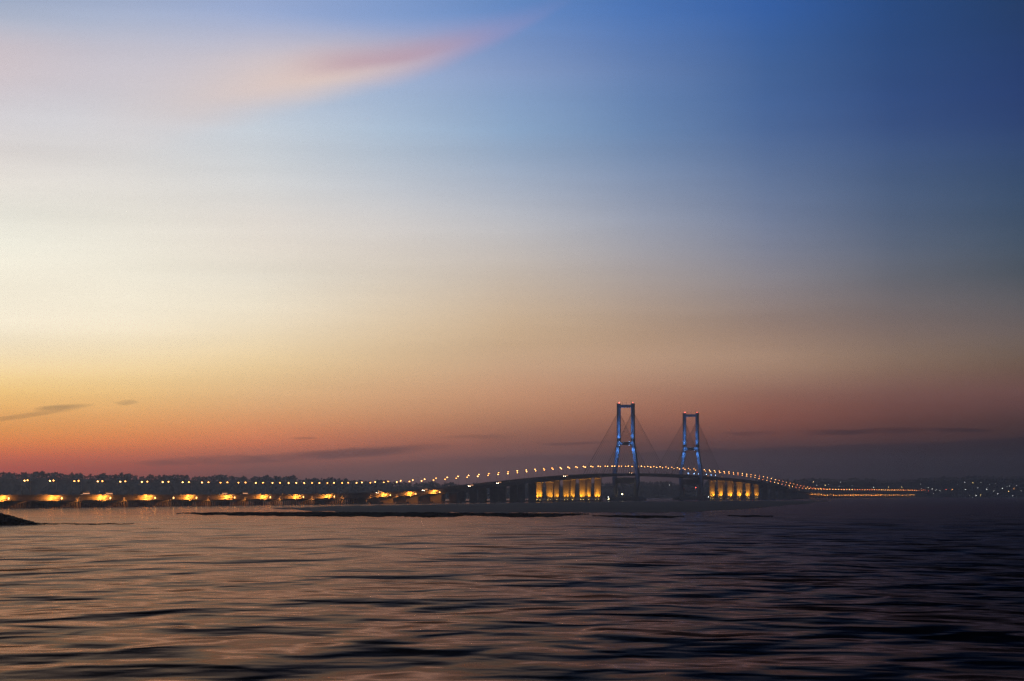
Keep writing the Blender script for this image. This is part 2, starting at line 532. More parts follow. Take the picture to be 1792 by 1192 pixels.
# ------------------------------------------------------------------ water
def water_mat():
    m, N, L = new_mat('sea_water')
    out = N.new('ShaderNodeOutputMaterial')
    geo = N.new('ShaderNodeNewGeometry')

    def noise(sx, sy, detail, rough, rot=0.0, dist=0.0):
        mp = N.new('ShaderNodeMapping')
        mp.inputs['Scale'].default_value = (1 / sx, 1 / sy, 1)
        mp.inputs['Rotation'].default_value = (0, 0, rot)
        L.new(geo.outputs['Position'], mp.inputs[0])
        n = N.new('ShaderNodeTexNoise')
        n.inputs['Scale'].default_value = 1.0
        n.inputs['Detail'].default_value = detail
        n.inputs['Roughness'].default_value = rough
        n.inputs['Distortion'].default_value = dist
        L.new(mp.outputs[0], n.inputs['Vector'])
        return n.outputs[0]

    def bump(h, dist, normal=None):
        b = N.new('ShaderNodeBump')
        b.inputs['Strength'].default_value = 1.0
        b.inputs['Distance'].default_value = dist
        L.new(h, b.inputs['Height'])
        if normal is not None:
            L.new(normal, b.inputs['Normal'])
        return b.outputs[0]

    sep = N.new('ShaderNodeSeparateXYZ')
    L.new(geo.outputs['Position'], sep.inputs[0])

    def calm(near, far, a, b):
        """waves are higher over the shallows in front and die out towards the bridge"""
        n = N.new('ShaderNodeMapRange')
        n.interpolation_type = 'SMOOTHSTEP'
        for i, v in enumerate((a, b, near, far)):
            n.inputs[i + 1].default_value = v
        L.new(sep.outputs[1], n.inputs[0])
        return n.outputs[0]

    def mul(a, b):
        n = N.new('ShaderNodeMath')
        n.operation = 'MULTIPLY'
        for i, v in enumerate((a, b)):
            if isinstance(v, float):
                n.inputs[i].default_value = v
            else:
                L.new(v, n.inputs[i])
        return n.outputs[0]

    ch = N.new('ShaderNodeMapRange')        # waves steepen to the right, shaped to darken the water on that side
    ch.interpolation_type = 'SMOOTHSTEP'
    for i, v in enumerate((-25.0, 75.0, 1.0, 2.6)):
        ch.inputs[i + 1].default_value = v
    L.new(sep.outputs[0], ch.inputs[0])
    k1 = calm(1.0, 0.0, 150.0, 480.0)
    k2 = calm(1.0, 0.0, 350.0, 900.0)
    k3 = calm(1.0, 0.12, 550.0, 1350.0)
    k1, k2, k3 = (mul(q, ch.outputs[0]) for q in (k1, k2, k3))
    nb = bump(mul(mul(noise(3.0, 4.0, 1.0, 0.4, 0.1, 0.3), ch.outputs[0]), calm(1.0, 0.15, 450.0, 1350.0)), 0.14)
    nb = bump(mul(noise(6.0, 10.0, 0.6, 0.4, 0.08, 0.5), k1), 0.85, nb)
    nb = bump(mul(noise(10.0, 24.0, 0.6, 0.4, -0.06, 0.4), k2), 1.7, nb)
    nb = bump(mul(noise(20.0, 60.0, 1.0, 0.4, 0.04, 0.3), k3), 3.6, nb)
    fr = N.new('ShaderNodeFresnel')
    fr.inputs['IOR'].default_value = 1.33
    L.new(nb, fr.inputs['Normal'])
    pw = N.new('ShaderNodeMath')            # silty water: facets turned to the viewer mirror little
    pw.operation = 'POWER'
    pw.inputs[1].default_value = 3.5
    L.new(fr.outputs[0], pw.inputs[0])
    k = N.new('ShaderNodeMath')
    k.operation = 'MULTIPLY'
    k.inputs[1].default_value = 0.66
    L.new(pw.outputs[0], k.inputs[0])
    gl = N.new('ShaderNodeBsdfGlossy')
    rr = N.new('ShaderNodeMapRange')         # glassy in the lee of the flats, ruffled in front of them
    rr.interpolation_type = 'SMOOTHSTEP'
    for i, v in enumerate((450.0, 1350.0, 0.14, 0.09)):
        rr.inputs[i + 1].default_value = v
    L.new(sep.outputs[1], rr.inputs[0])
    L.new(rr.outputs[0], gl.inputs['Roughness'])
    tint = N.new('ShaderNodeMix')            # brown on the left, darker blue on the right: dimness painted into the reflection
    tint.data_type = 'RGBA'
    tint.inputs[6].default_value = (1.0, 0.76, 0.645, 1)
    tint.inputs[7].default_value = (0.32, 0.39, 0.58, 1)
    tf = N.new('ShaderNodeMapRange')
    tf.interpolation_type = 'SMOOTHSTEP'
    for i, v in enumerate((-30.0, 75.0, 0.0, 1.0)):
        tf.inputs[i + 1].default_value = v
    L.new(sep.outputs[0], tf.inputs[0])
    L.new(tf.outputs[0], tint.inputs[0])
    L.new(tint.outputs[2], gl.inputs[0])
    L.new(nb, gl.inputs['Normal'])
    df = N.new('ShaderNodeBsdfDiffuse')
    df.inputs[0].default_value = (0.003, 0.006, 0.014, 1)
    mx = N.new('ShaderNodeMixShader')
    L.new(k.outputs[0], mx.inputs[0])
    L.new(df.outputs[0], mx.inputs[1])
    L.new(gl.outputs[0], mx.inputs[2])
    L.new(mx.outputs[0], out.inputs[0])
    return m


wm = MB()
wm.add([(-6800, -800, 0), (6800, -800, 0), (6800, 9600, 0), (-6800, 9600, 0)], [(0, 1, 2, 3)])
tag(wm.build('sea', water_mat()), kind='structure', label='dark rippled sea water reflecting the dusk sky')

# ------------------------------------------------------------------ far shore: hills, woodland
RIDGE_X = np.array([-700, -300, 0, 75, 110, 200, 300, 400, 500, 600, 700, 800, 900, 1000, 1060, 1140, 1230, 1300, 1360, 1420, 1500, 1545, 1610, 1650, 1700, 1792, 2100, 2600], float)
RIDGE_Y = np.array([826, 827, 829, 827, 829, 830, 831, 834, 835, 839, 843, 846, 846, 845, 843, 842.5, 843, 841, 838.5, 837, 837, 839.5, 837, 834.5, 834, 832.5, 832, 834], float)
DIST_X = np.array([-700, 0, 800, 1100, 1400, 1610, 1792, 2600], float)
DIST_D = np.array([3900, 4500, 5200, 6000, 6800, 7250, 7600, 8600], float)
TREE_H = 10.0


def ridge(px):
    d = float(np.interp(px, DIST_X, DIST_D))
    top = CAMH + (HZ - float(np.interp(px, RIDGE_X, RIDGE_Y))) * d / F
    return d, top


def hill_z(px, frac):
    d, top = ridge(px)
    base = top - TREE_H
    prof = math.sin(max(0.0, min(1.0, frac)) * PI / 2) ** 1.2
    return 0.6 + (base - 0.6) * prof


SLOPE = 430.0
hb = MB()
cols = list(range(-700, 2601, 10))
fr = [-0.12, 0.0, 0.03, 0.12, 0.25, 0.4, 0.55, 0.7, 0.85, 1.0, 1.3, 2.0]
grid = []
for px in cols:
    d, top = ridge(px)
    row = []
    for f in fr:
        dd = d - SLOPE * (1 - f)
        z = -1.0 if f < 0 else (0.6 if f == 0 else hill_z(px, f))
        if f > 1:
            z = max(1.0, hill_z(px, 1) * (1.0 if f < 1.5 else 0.4))
        if 0 < f <= 1:
            z *= 1 + 0.06 * math.sin(px * 0.021 + f * 5) * (1 - f)
        row.append(((px - 896) / F * dd, dd, z))
    grid.append(row)
n = len(fr)
hb.add([p for r in grid for p in r], [(i * n + j, (i + 1) * n + j, (i + 1) * n + j + 1, i * n + j + 1) for i in range(len(cols) - 1) for j in range(n - 1)])
tag(hb.build('hills', M['soil'], smooth=True), kind='structure', label='low wooded hills along the far shore')

# crown shape: a ragged cluster of leaf clumps
def crown_verts(r, h, nclump, leaf, seed):
    g = np.random.default_rng(seed)
    vs, fs = [], []
    cents = []
    for _ in range(nclump):
        a = g.uniform(0, 2 * PI)
        t = g.uniform(0, 1) ** 0.6
        zz = g.uniform(0.0, 1.0)
        rad = r * math.sqrt(max(0.05, 1 - (zz * 2 - 0.9) ** 2 * 0.8)) * t
        cents.append((rad * math.cos(a), rad * math.sin(a), zz * h, g.uniform(0.22, 0.42) * r))
    for (cx, cy, cz, cr) in cents:
        for _ in range(leaf):
            v = g.normal(size=3)
            v /= np.linalg.norm(v)
            p = np.array([cx, cy, cz]) + v * cr * g.uniform(0.55, 1.05) * np.array([1, 1, 0.8])
            a = g.normal(size=3)
            a /= np.linalg.norm(a)
            b = np.cross(a, v)
            b /= (np.linalg.norm(b) + 1e-6)
            s = cr * g.uniform(0.30, 0.62)
            o = len(vs)
            vs += [p + a * s, p + b * s * 0.8, p - a * s, p - b * s * 0.8]
            fs.append((o, o + 1, o + 2, o + 3))
    return np.array(vs), fs


variants = [crown_verts(5.5, 8.0, 11, 16, 100 + k) for k in range(6)]
wood_v, wood_f, off = [], [], 0


def scatter(px, f, scale):
    global off
    d, top = ridge(px)
    dd = d - SLOPE * (1 - f)
    z = hill_z(px, f)
    vs, fs = variants[rng.integers(0, 6)]
    a = rng.uniform(0, 2 * PI)
    R = np.array([[math.cos(a), -math.sin(a), 0], [math.sin(a), math.cos(a), 0], [0, 0, 1]])
    p = (vs @ R.T) * np.array([scale, scale, scale * rng.uniform(0.85, 1.2)]) + np.array([(px - 896) / F * dd, dd, z + 0.3])
    wood_v.append(p)
    wood_f.extend([tuple(i + off for i in q) for q in fs])
    off += len(p)


for px in np.arange(-260, 2060, 2.6):              # the wooded face and skyline
    for f in (0.02, 0.3, 0.62, 0.93):
        if rng.uniform() < (0.96 if f > 0.9 else 0.7):
            scatter(px + rng.uniform(-2, 2), f + rng.uniform(-0.06, 0.06), rng.uniform(0.6, 1.25) + 0.25 * math.sin(px * 0.11) * math.sin(px * 0.043 + 1))
wv = np.concatenate(wood_v)
me = bpy.data.meshes.new('woodland')
me.from_pydata(wv.tolist(), [], wood_f)
me.materials.append(M['foliage'])
wood = bpy.data.objects.new('woodland', me)
COL.objects.link(wood)
tag(wood, 'dense dark woodland covering the hills of the far shore', 'woodland', kind='stuff')

# taller single trees that stand out of the skyline
tree_meshes = []
for k in range(4):
    vs, fs = crown_verts(6.5, 7.5, 18, 22, 300 + k)
    mb = MB().add(vs + np.array([0, 0, 5.0]), fs)
    tk = MB().tube([(0, 0, -1), (0.2, 0.1, 4), (0.1, -0.2, 9.5)], [0.55, 0.42, 0.2], 7)
    for q in range(4):
        a = q * PI / 2 + k
        tk.tube([(0.15, 0, 6 + q * 0.7), (2.2 * math.cos(a), 2.2 * math.sin(a), 9 + q * 0.7), (4 * math.cos(a), 4 * math.sin(a), 11.5)], [0.22, 0.14, 0.06], 5)
    tree_meshes.append((mb.mesh('crown', M['foliage']), tk.mesh('trunk', M['bark'])))
TREES = [(12, 1.1, 'leftmost tree crown standing out of the wooded skyline'),
         (47, 1.0, 'rounded tree crown on the skyline left of the highest wooded hump'),
         (66, 1.25, 'left one of the pair of big crowns forming the highest skyline hump'),
         (77, 1.3, 'right one of the pair of big crowns forming the highest skyline hump'),
         (137, 1.2, 'broad crown on the skyline right of the highest wooded hump'),
         (181, 1.1, 'small dark crown bump on the skyline above the second floodlight'),
         (225, 1.2, 'wide crown on the skyline above the gap after the third floodlight'),
         (328, 1.1, 'low broad crown on the skyline above the fifth floodlight'),
         (393, 1.45, 'tall square crown standing clear above the middle of the wooded skyline'),
         (426, 1.2, 'flat topped crown just right of the tall square crown'),
         (447, 1.15, 'rounded crown between two flat topped crowns on the skyline'),
         (467, 1.35, 'first of three boxy crowns in a row on the skyline'),
         (485, 1.35, 'second of three boxy crowns in a row on the skyline'),
         (513, 1.45, 'third and rightmost of three boxy crowns on the skyline'),
         (574, 1.1, 'small crown on the skyline where the wood gets lower'),
         (604, 1.25, 'lone tall crown near the right end of the left wood'),
         (1488, 1.2, 'bushy crown on the skyline behind the curved bridge end'),
         (1650, 1.25, 'bushy crown on the dark hill right of the bridge end'),
         (1724, 1.3, 'crown topping the dark hillside at far right')]
for i, (px, sc_, lab) in enumerate(TREES):
    d, top = ridge(px)
    t = empty('tree', ((px - 896) / F * (d - 6), d - 6, hill_z(px, 1.0) - 2.5))
    t.rotation_euler.z = i * 1.3
    t.scale = (sc_ * 0.9, sc_ * 0.9, sc_ * 0.85)
    tag(t, lab, 'tree', 'trees on the far shore skyline')
    cm, tm = tree_meshes[i % 4]
    for nm, me_ in (('crown', cm), ('trunk', tm)):
        o = bpy.data.objects.new(nm, me_)
        COL.objects.link(o)
        o.parent = t

# ------------------------------------------------------------------ mudflats and the rocky point
def flat(name, top, bot, label, hmax=0.35, mat='mud'):
    """a low bank: upper and lower outline given as (column,row) of the photo on the water plane"""
    xs = np.arange(max(top[0][0], bot[0][0]), min(top[-1][0], bot[-1][0]) + 0.1, 4.0)
    ty = np.interp(xs, [p[0] for p in top], [p[1] for p in top])
    by = np.interp(xs, [p[0] for p in bot], [p[1] for p in bot])
    g = np.random.default_rng(len(name) + int(xs[0]))
    wig = [np.convolve(g.normal(0, 1, len(xs) + 8), np.ones(5) / 5, mode='same')[4:-4] for _ in range(2)]
    ty = ty + 0.9 * wig[0]
    by = by + 1.3 * wig[1]
    nj = 9
    vs, fs = [], []
    for i, x in enumerate(xs):
        jt, jb = g.normal(0, 0.18), g.normal(0, 0.25)
        for j in range(nj):
            f = j / (nj - 1)
            a = ground(x, ty[i] + jt)
            b = ground(x, max(by[i] + jb, ty[i] + jt + 0.3))
            X = a[0] * (1 - f) + b[0] * f
            Y = a[1] * (1 - f) + b[1] * f
            z = -0.15 if j in (0, nj - 1) else hmax * math.sin(PI * f) ** 0.6 * g.uniform(0.5, 1.1)
            vs.append((X, Y, z))
    for i in range(len(xs) - 1):
        for j in range(nj - 1):
            fs.append((i * nj + j, (i + 1) * nj + j, (i + 1) * nj + j + 1, i * nj + j + 1))
    o = MB().add(vs, fs).build(name, M[mat])
    return tag(o, label, kind='structure')


flat('mudflat', [(310, 898.6), (345, 896.6), (400, 896), (480, 895.5), (560, 895), (650, 895.6), (745, 895.6), (800, 897), (860, 897.6), (935, 897.6), (1010, 898.6), (1030, 899.6)],
     [(310, 899.4), (340, 900.2), (360, 901.6), (400, 902.6), (450, 903.2), (480, 903.6), (530, 905), (590, 905.2), (640, 904.2), (715, 904.6), (730, 906), (770, 906.2), (825, 903.8), (860, 903.2), (880, 905), (905, 906.5), (960, 906), (1000, 902.4), (1030, 900)],
     'long low dark mudflat in front of the causeway')
flat('mudflat', [(1036, 902.6), (1070, 901.6), (1120, 901.4), (1165, 903), (1196, 904.4)], [(1036, 903.2), (1070, 905.4), (1130, 907.6), (1170, 906.8), (1196, 905.2)],
     'small dark mudflat in front of the nearer tower')
flat('mudflat', [(1272, 903), (1310, 902), (1352, 903.4)], [(1272, 903.6), (1310, 905), (1352, 904)], 'thin dark mud strip in front of the right-hand lit piers')
flat('tidal_flat', [(470, 888.5), (600, 884.5), (760, 882.0), (900, 879.5), (1050, 877.6), (1240, 876.2), (1380, 875.8), (1450, 876.6)],
     [(470, 889.2), (540, 894.0), (600, 898.5), (700, 900.5), (800, 901), (900, 901.5), (1030, 902.4), (1130, 904.0), (1200, 902.5), (1280, 897.0), (1350, 889.0), (1420, 881.0), (1450, 877.6)],
     'smooth grey tidal flat between the bridge piers and the dark mud bars', 0.12, 'silt')
flat('sand_spit', [(60, 915.6), (140, 916), (238, 916.4)], [(60, 918.4), (140, 917.8), (238, 917.2)], 'thin dark spit trailing off the rocky point at left', 0.2)

# rocky point: a mound of boulders
pm = MB()
Z0 = 770.0
xs = np.arange(-260, 73, 4.0)
g = np.random.default_rng(5)
vs, fs = [], []
nj = 12
for x in xs:
    top_y = float(np.interp(x, [-260, -40, 0, 30, 55, 72], [880, 892.5, 898, 905.5, 912.3, 917]))
    hh = max(0.02, CAMH - (top_y - HZ) * Z0 / F)
    for j in range(nj):
        f = j / (nj - 1)
        z = hh * math.sin(PI * f) ** 0.75 * g.uniform(0.86, 1.05) - (0.3 if j in (0, nj - 1) else 0)
        wdt = 3 + hh * 2.6
        Y = Z0 + (f - 0.5) * 2 * wdt
        vs.append(((x - 896) / F * Y, Y, z))
for i in range(len(xs) - 1):
    for j in range(nj - 1):
        fs.append((i * nj + j, (i + 1) * nj + j, (i + 1) * nj + j + 1, i * nj + j + 1))
pm.add(vs, fs)
for _ in range(420):
    x = g.uniform(-200, 74)
    top_y = float(np.interp(x, [-260, -40, 0, 30, 55, 72], [880, 892.5, 898, 905.5, 912.3, 917]))
    hh = max(0.05, CAMH - (top_y - HZ) * Z0 / F)
    f = g.uniform(0.02, 0.6)
    Y = Z0 + (f - 0.5) * 2 * (3 + hh * 2.6)
    r = g.uniform(0.25, 0.6)
    c = ((x - 896) / F * Y, Y, hh * math.sin(PI * f) ** 0.75 - 0.1)
    o = len(pm.v)
    pm.ball(c, r * g.uniform(0.8, 1.4), r, r * g.uniform(0.6, 1), 6, 4)
    for k in range(o, len(pm.v)):
        p = pm.v[k]
        pm.v[k] = (p[0] + g.uniform(-.1, .1), p[1] + g.uniform(-.1, .1), p[2] + g.uniform(-.1, .1))
tag(pm.build('rocky_point', M['rock']), 'black rocky point sloping into the water at left edge', kind='structure')

# ------------------------------------------------------------------ bridge pieces
def sweep(mb, poly, stations, s0, shift=0.0):
    """poly: (w, height below the parapet top) swept along the stations"""
    return mb.loft([[(s - s0, -w, zt(s) + dz) for (w, dz) in poly] for s in stations])


def stations(a, b, step):
    n_ = max(1, int(round((b - a) / step)))
    return [a + (b - a) * k / n_ for k in range(n_ + 1)]


def make_deck(th, s0, a, b, step, half, slab, web, wide, lights=False):
    """slab with two parapets and box girders; web = girder depth"""
    st = stations(a, b, step)
    dk = sweep(MB(), [(-half, -1.1), (half, -1.1), (half, -1.1 - slab), (-half, -1.1 - slab)], st, s0).build('deck', M['deck'], th)
    for sg in (-1, 1):
        sweep(MB(), [(sg * (half + 0.02), -1.098), (sg * (half - 0.42), -1.098), (sg * (half - 0.36), 0.0), (sg * (half - 0.06), 0.0)], st, s0).build('parapet', M['deck'], dk)
    sweep(MB(), [(-half + 0.43, -1.09), (half - 0.43, -1.09), (half - 0.43, -1.05), (-half + 0.43, -1.05)], st, s0).build('road_surface', M['asphalt'], dk)
    sweep(MB(), [(-0.3, -1.06), (0.3, -1.06), (0.15, -0.2), (-0.15, -0.2)], st, s0).build('median_barrier', M['deck'], dk)
    for c, hw in wide:
        zb = -1.1 - slab
        sweep(MB(), [(c - hw, zb + 0.003), (c + hw, zb + 0.003), (c + hw * 0.86, zb - web), (c - hw * 0.86, zb - web)], st, s0).build('girder', M['concrete'], th)
    return dk


def causeway_pier(mb, s, s0, wall=False):
    z = zt(s) - 4.35
    prof = [(-15.2, z), (15.2, z), (15.2, z - 0.7), (8.5, z - 2.0), (-8.5, z - 2.0), (-15.2, z - 0.7)]
    mb.loft([[(s - s0 + ds, -w, zz) for (w, zz) in prof] for ds in (-1.6, 4.4)])
    if wall:
        prof = [(-9.5, z - 2.0), (9.5, z - 2.0), (9.0, -1.5), (-9.0, -1.5)]
        mb.loft([[(s - s0 + ds, -w, zz) for (w, zz) in prof] for ds in (-1.0, 1.0)])
        mb.box(s - s0 - 3, s - s0 + 3, -12, 12, -1.5, 1.6)
    return z


PILE_W = tuple(-13.3 + 26.6 * k / 13 for k in range(14))


def pile_mesh(mb, s, s0, w, z, lean):
    mb.tube([(s - s0 + lean, -w, -1.5), (s - s0, -w, z)], 0.62, 8)


FLOODS = [-1860.2 + 79.2 * k for k in range(13)]

# left-hand causeway
S0 = -1500.0
lc = empty('causeway_bridge', P(S0, 0, 0), ROT)
tag(lc, 'long low causeway on piles with amber floodlit girders, left of the tall piers', 'bridge', 'sections of the sea bridge')
make_deck(lc, S0, -2220, -832, 20, 14.6, 0.5, 2.7, [(12.2, 1.6), (7.2, 1.1), (2.4, 1.1), (-2.4, 1.1), (-7.2, 1.1), (-12.2, 1.6)], True)
rest = MB()
npier = 0
for k in range(-8, 26):
    s = -1860.2 + 39.6 * k
    if s > -850:
        break
    wall = s > -1130
    mb = MB()
    z = causeway_pier(mb, s, S0, wall)
    pr = mb.build('pier', M['concrete'], lc)
    if not wall:
        for w in PILE_W:
            lean = 0.5 * ((int(w * 3) % 3) - 1)
            pile_mesh(rest, s + 3.2, S0, w + 0.9, z - 0.5, -lean)
            if 0 <= npier < 7 and s > -1900:
                m2 = MB()
                pile_mesh(m2, s, S0, w, z - 0.5, lean)
                m2.build('pile', M['pile'], pr, smooth=True)
            else:
                pile_mesh(rest, s, S0, w, z - 0.5, lean)
        if s > -1900:
            npier += 1
tag(rest.build('pile_rows', M['pile'], lc), kind='stuff')

# right-hand causeway
S0 = 2400.0
rc = empty('causeway_bridge', P(S0, 0, 0), ROT)
tag(rc, 'far low causeway with a string of amber floodlights, right of the tall piers', 'bridge', 'sections of the sea bridge')
make_deck(rc, S0, 1491, 3440, 30, 14.6, 0.5, 2.7, [(12.2, 1.6), (4.5, 1.4), (-4.5, 1.4), (-12.2, 1.6)])
for k in range(48):
    s = 1510 + 39.6 * k
    mb = MB()
    z = causeway_pier(mb, s, S0, s < 1560)
    if s >= 1560:
        for w in PILE_W[::3] + (13.3,):
            pile_mesh(mb, s, S0, w, z - 0.5, 0)
    mb.build('pier', M['concrete'], rc)

# approach viaducts on tall twin columns
COLW = 7.3


def viaduct(a, b, piers, s0, label):
    th = empty('approach_viaduct', P(s0, 0, 0), ROT)
    tag(th, label, 'bridge', 'sections of the sea bridge')
    make_deck(th, s0, a, b, 15, 14.4, 0.45, 3.0, [(7.3, 4.6), (-7.3, 4.6)])
    for s in piers:
        z = zt(s) - 4.56
        mb = MB().box(s - s0 - 6.5, s - s0 + 6.5, -14.5, 13, -1.5, 1.8)
        pr = mb.build('pier', M['concrete'], th)
        for sg in (-1, 1):
            c = sg * COLW + 1.2
            cm = MB()
            hw, ht = 4.85, 1.7
            def ring(zz, kw=1.0, kt=1.0):
                w_, t_ = hw * kw, ht * kt
                ch = 0.45
                return [(s - s0 + x, -(c + y), zz) for (x, y) in ((-t_, -w_ + ch), (-t_ + ch, -w_), (t_ - ch, -w_), (t_, -w_ + ch), (t_, w_ - ch), (t_ - ch, w_), (-t_ + ch, w_), (-t_, w_ - ch))]
            cm.loft([ring(1.8), ring(z - 2.2), ring(z - 1.3, 1.1, 1.3), ring(z - 0.35, 1.1, 1.3)])
            cm.build('column', M['concrete'], pr)
            MB().box(s - s0 - 1.2, s - s0 + 1.2, -c - 3.5, -c + 3.5, z - 0.35, z).build('bearing_block', M['dark'], pr)
    return th


LP = [-192 - 80 * k for k in range(8)]
RP = [626 + 80 * k for k in range(11)]
viaduct(-830, -190, LP + [-826], -500.0, 'left approach viaduct rising on tall twin columns beside the causeway')
viaduct(624, 1489, RP + [1484], 1050.0, 'right approach viaduct descending on tall twin columns behind the farther tower')

# ------------------------------------------------------------------ cable-stayed main bridge
S0 = 217.0
mbz = empty('cable_stayed_bridge', P(S0, 0, 0), ROT)
tag(mbz, 'cable stayed main span with two tall blue lit towers', 'bridge', 'sections of the sea bridge')
make_deck(mbz, S0, -188, 622, 15, 14.3, 0.5, 2.5, [(12.6, 1.2), (-12.6, 1.2), (0.0, 1.2)])
cb = MB()
for s in stations(-180, 614, 18.05):
    cb.box(s - S0 - 0.3, s - S0 + 0.3, -11.3, 11.3, zt(s) - 3.4, zt(s) - 1.62)
cb.build('cross_girders', M['concrete'], mbz)
LEG = [(-1.0, 13.0, 3.2, 4.2), (8.0, 14.4, 3.0, 4.0), (30.0, 17.2, 2.7, 3.6), (40.0, 16.9, 2.6, 3.4), (82.5, 10.9, 2.5, 3.2), (88.0, 10.6, 2.4, 3.1), (139.0, 10.6, 2.4, 3.1), (141.2, 10.9, 2.4, 3.1)]


def leg_w(z):
    return float(np.interp(z, [l[0] for l in LEG], [l[1] for l in LEG]))


def tower(st):
    c = st - S0
    t = MB().box(c - 17, c + 17, -26, 26, -1.5, 3.2)
    t.box(c - 14, c + 14, -23, 23, 3.2, 5.5)
    tw = t.build('tower', M['tower'], mbz)
    for sg in (-1, 1):
        lm = MB()
        rings = []
        for (z, w, hw, ht) in LEG:
            if z < 5:
                continue
            ch = 0.6
            rings.append([(c + x, -(sg * w + y), z) for (x, y) in ((-ht, -hw + ch), (-ht + ch, -hw), (ht - ch, -hw), (ht, -hw + ch), (ht, hw - ch), (ht - ch, hw), (-ht + ch, hw), (-ht, hw - ch))])
        rings.insert(0, [(p[0], p[1], 5.4) for p in rings[0]])
        lm.loft(rings).build('leg', M['tower'], tw)
    for (z0, z1, ht) in ((135.2, 139.4, 2.4), (80.6, 85.2, 2.6), (24.5, 33.6, 3.0)):
        w = leg_w((z0 + z1) / 2) - 1.9
        MB().loft([[(c - ht, y, z0), (c + ht, y, z0), (c + ht, y, z1 - 0.02 * abs(y)), (c - ht, y, z1 - 0.02 * abs(y))] for y in (-w, 0, w)]).build('crossbeam', M['tower'], tw)
    for (w, z, h) in ((0.6, 139.2, 4.2), (-5.0, 139.2, 3.4), (8.2, 141.0, 5.0)):
        MB().tube([(c, -w, z), (c, -w, z + h)], 0.18, 5).build('mast', M['dark'], tw)
    for w, rr_ in ((-9.6, 0.6), (10.6, 0.34)):
        rl = MB().tube([(c - 1, -w, 141.1), (c - 1, -w, 142.0)], 0.12, 5).build('warning_lamp', M['dark'], tw)
        MB().ball((c - 1, -w, 142.5), rr_, rr_, rr_).build('red_lens', M['red_lens'], rl)
    return tw


for st in (0.0, 434.0):
    tower(st)
    for sg in (-1, 1):
        for side in (-1, 1):
            reach = 188.0 if (side < 0) == (st == 0.0) else 205.0
            for k in range(12):
                z = 99.0 + k * 2.7
                s = st + side * (28 + (reach - 28) * (k / 11.0))
                p0 = (st + side * 2.9 - S0, -sg * (leg_w(z) + 0.0), z)
                p1 = (s - S0, -sg * 14.0, zt(s) - 1.0)
                mid = [(p0[j] * (1 - f) + p1[j] * f - (0.9 * 4 * f * (1 - f) * (k / 11.0) if j == 2 else 0)) for f in (0.25, 0.5, 0.75) for j in range(3)]
                MB().tube([p0, mid[0:3], mid[3:6], mid[6:9], p1], 0.30 if k == 11 else (0.2 if k == 10 else 0.14), 5).build('stay_cable', M['cable'], mbz)

# ------------------------------------------------------------------ street lamps
HEAD = {}


def lamp_proto(matname):
    t = empty('street_lamp', (0, 0, 0))
    MB().tube([(0, 0, -0.2), (0, 0, 5), (0, 0, 9.4)], [0.17, 0.14, 0.10], 8).build('pole', M['steel'], t, True)
    MB().tube([(0, 0, 9.2), (0, 0.45, 10.1), (0, 1.3, 10.5), (0, 2.2, 10.6)], 0.075, 6).build('arm', M['steel'], t, True)
    h = MB().loft([[(-0.26, 1.7, 10.66), (0.26, 1.7, 10.66), (0.26, 1.7, 10.82), (-0.26, 1.7, 10.82)], [(-0.36, 2.6, 10.66), (0.36, 2.6, 10.66), (0.30, 2.6, 10.9), (-0.30, 2.6, 10.9)],
                   [(-0.22, 3.1, 10.66), (0.22, 3.1, 10.66), (0.16, 3.1, 10.8), (-0.16, 3.1, 10.8)]]).build('lamp_head', M['dark'], t)
    MB().ball((0, 2.4, 10.5), 0.48, 0.6, 0.48, 8, 6).build('lens', M[matname], h, True)
    MB().box(-0.3, 0.3, -0.3, 0.3, -0.35, 0.12).build('base_plate', M['steel'], t)
    return t


protos = {k: lamp_proto(k) for k in ('lamp_amber', 'lamp_white', 'lamp_red')}
used = set()
LS = [q for q in (-1261.6 + 39.6 * k for k in range(-17, 119)) if q < s_at(1612)]
S_EDGE = {1: s_at(0, 12), -1: s_at(0, -12)}
for side in (1, -1):
    row = 'near' if side > 0 else 'far'
    vis = [s for s in LS if s > S_EDGE[side] + 3]
    for s in vis:
        r = random.random()
        if s < -900:
            kind = 'lamp_white' if (side < 0) == (r < 0.75) else 'lamp_amber'
        elif s < 700:
            kind = 'lamp_amber' if r < 0.5 else 'lamp_white'
        else:
            kind = 'lamp_red' if r < 0.42 else ('lamp_amber' if r < 0.8 else 'lamp_white')
        o = protos[kind] if kind not in used else copy_tree(protos[kind])
        used.add(kind)
        o.location = P(s, side * 14.35, zt(s) - 0.02)
        o.rotation_euler = (0, 0, ROT if side > 0 else ROT + PI)
        i = vis.index(s)
        left_t1 = [q for q in vis if q < -3]
        if s < -832:
            lab = f'{ordinal(i + 1)} amber street lamp from the left edge in the {row} row on the causeway'
        elif s < 0:
            lab = f'{ordinal(len([q for q in vis if s <= q < 0]))} amber street lamp left of the nearer tower in the {row} row'
        elif s < 434:
            lab = f'{ordinal(len([q for q in vis if 0 <= q <= s]))} amber street lamp right of the nearer tower in the {row} row'
        elif s < 1490:
            lab = f'{ordinal(len([q for q in vis if 434 <= q <= s]))} amber street lamp right of the farther tower in the {row} row'
        else:
            lab = f'{ordinal(len([q for q in vis if q >= s]))} amber street lamp from the right-hand bridge end in the {row} row'
        tag(o, lab, 'street lamp', 'street lamps along the bridge')

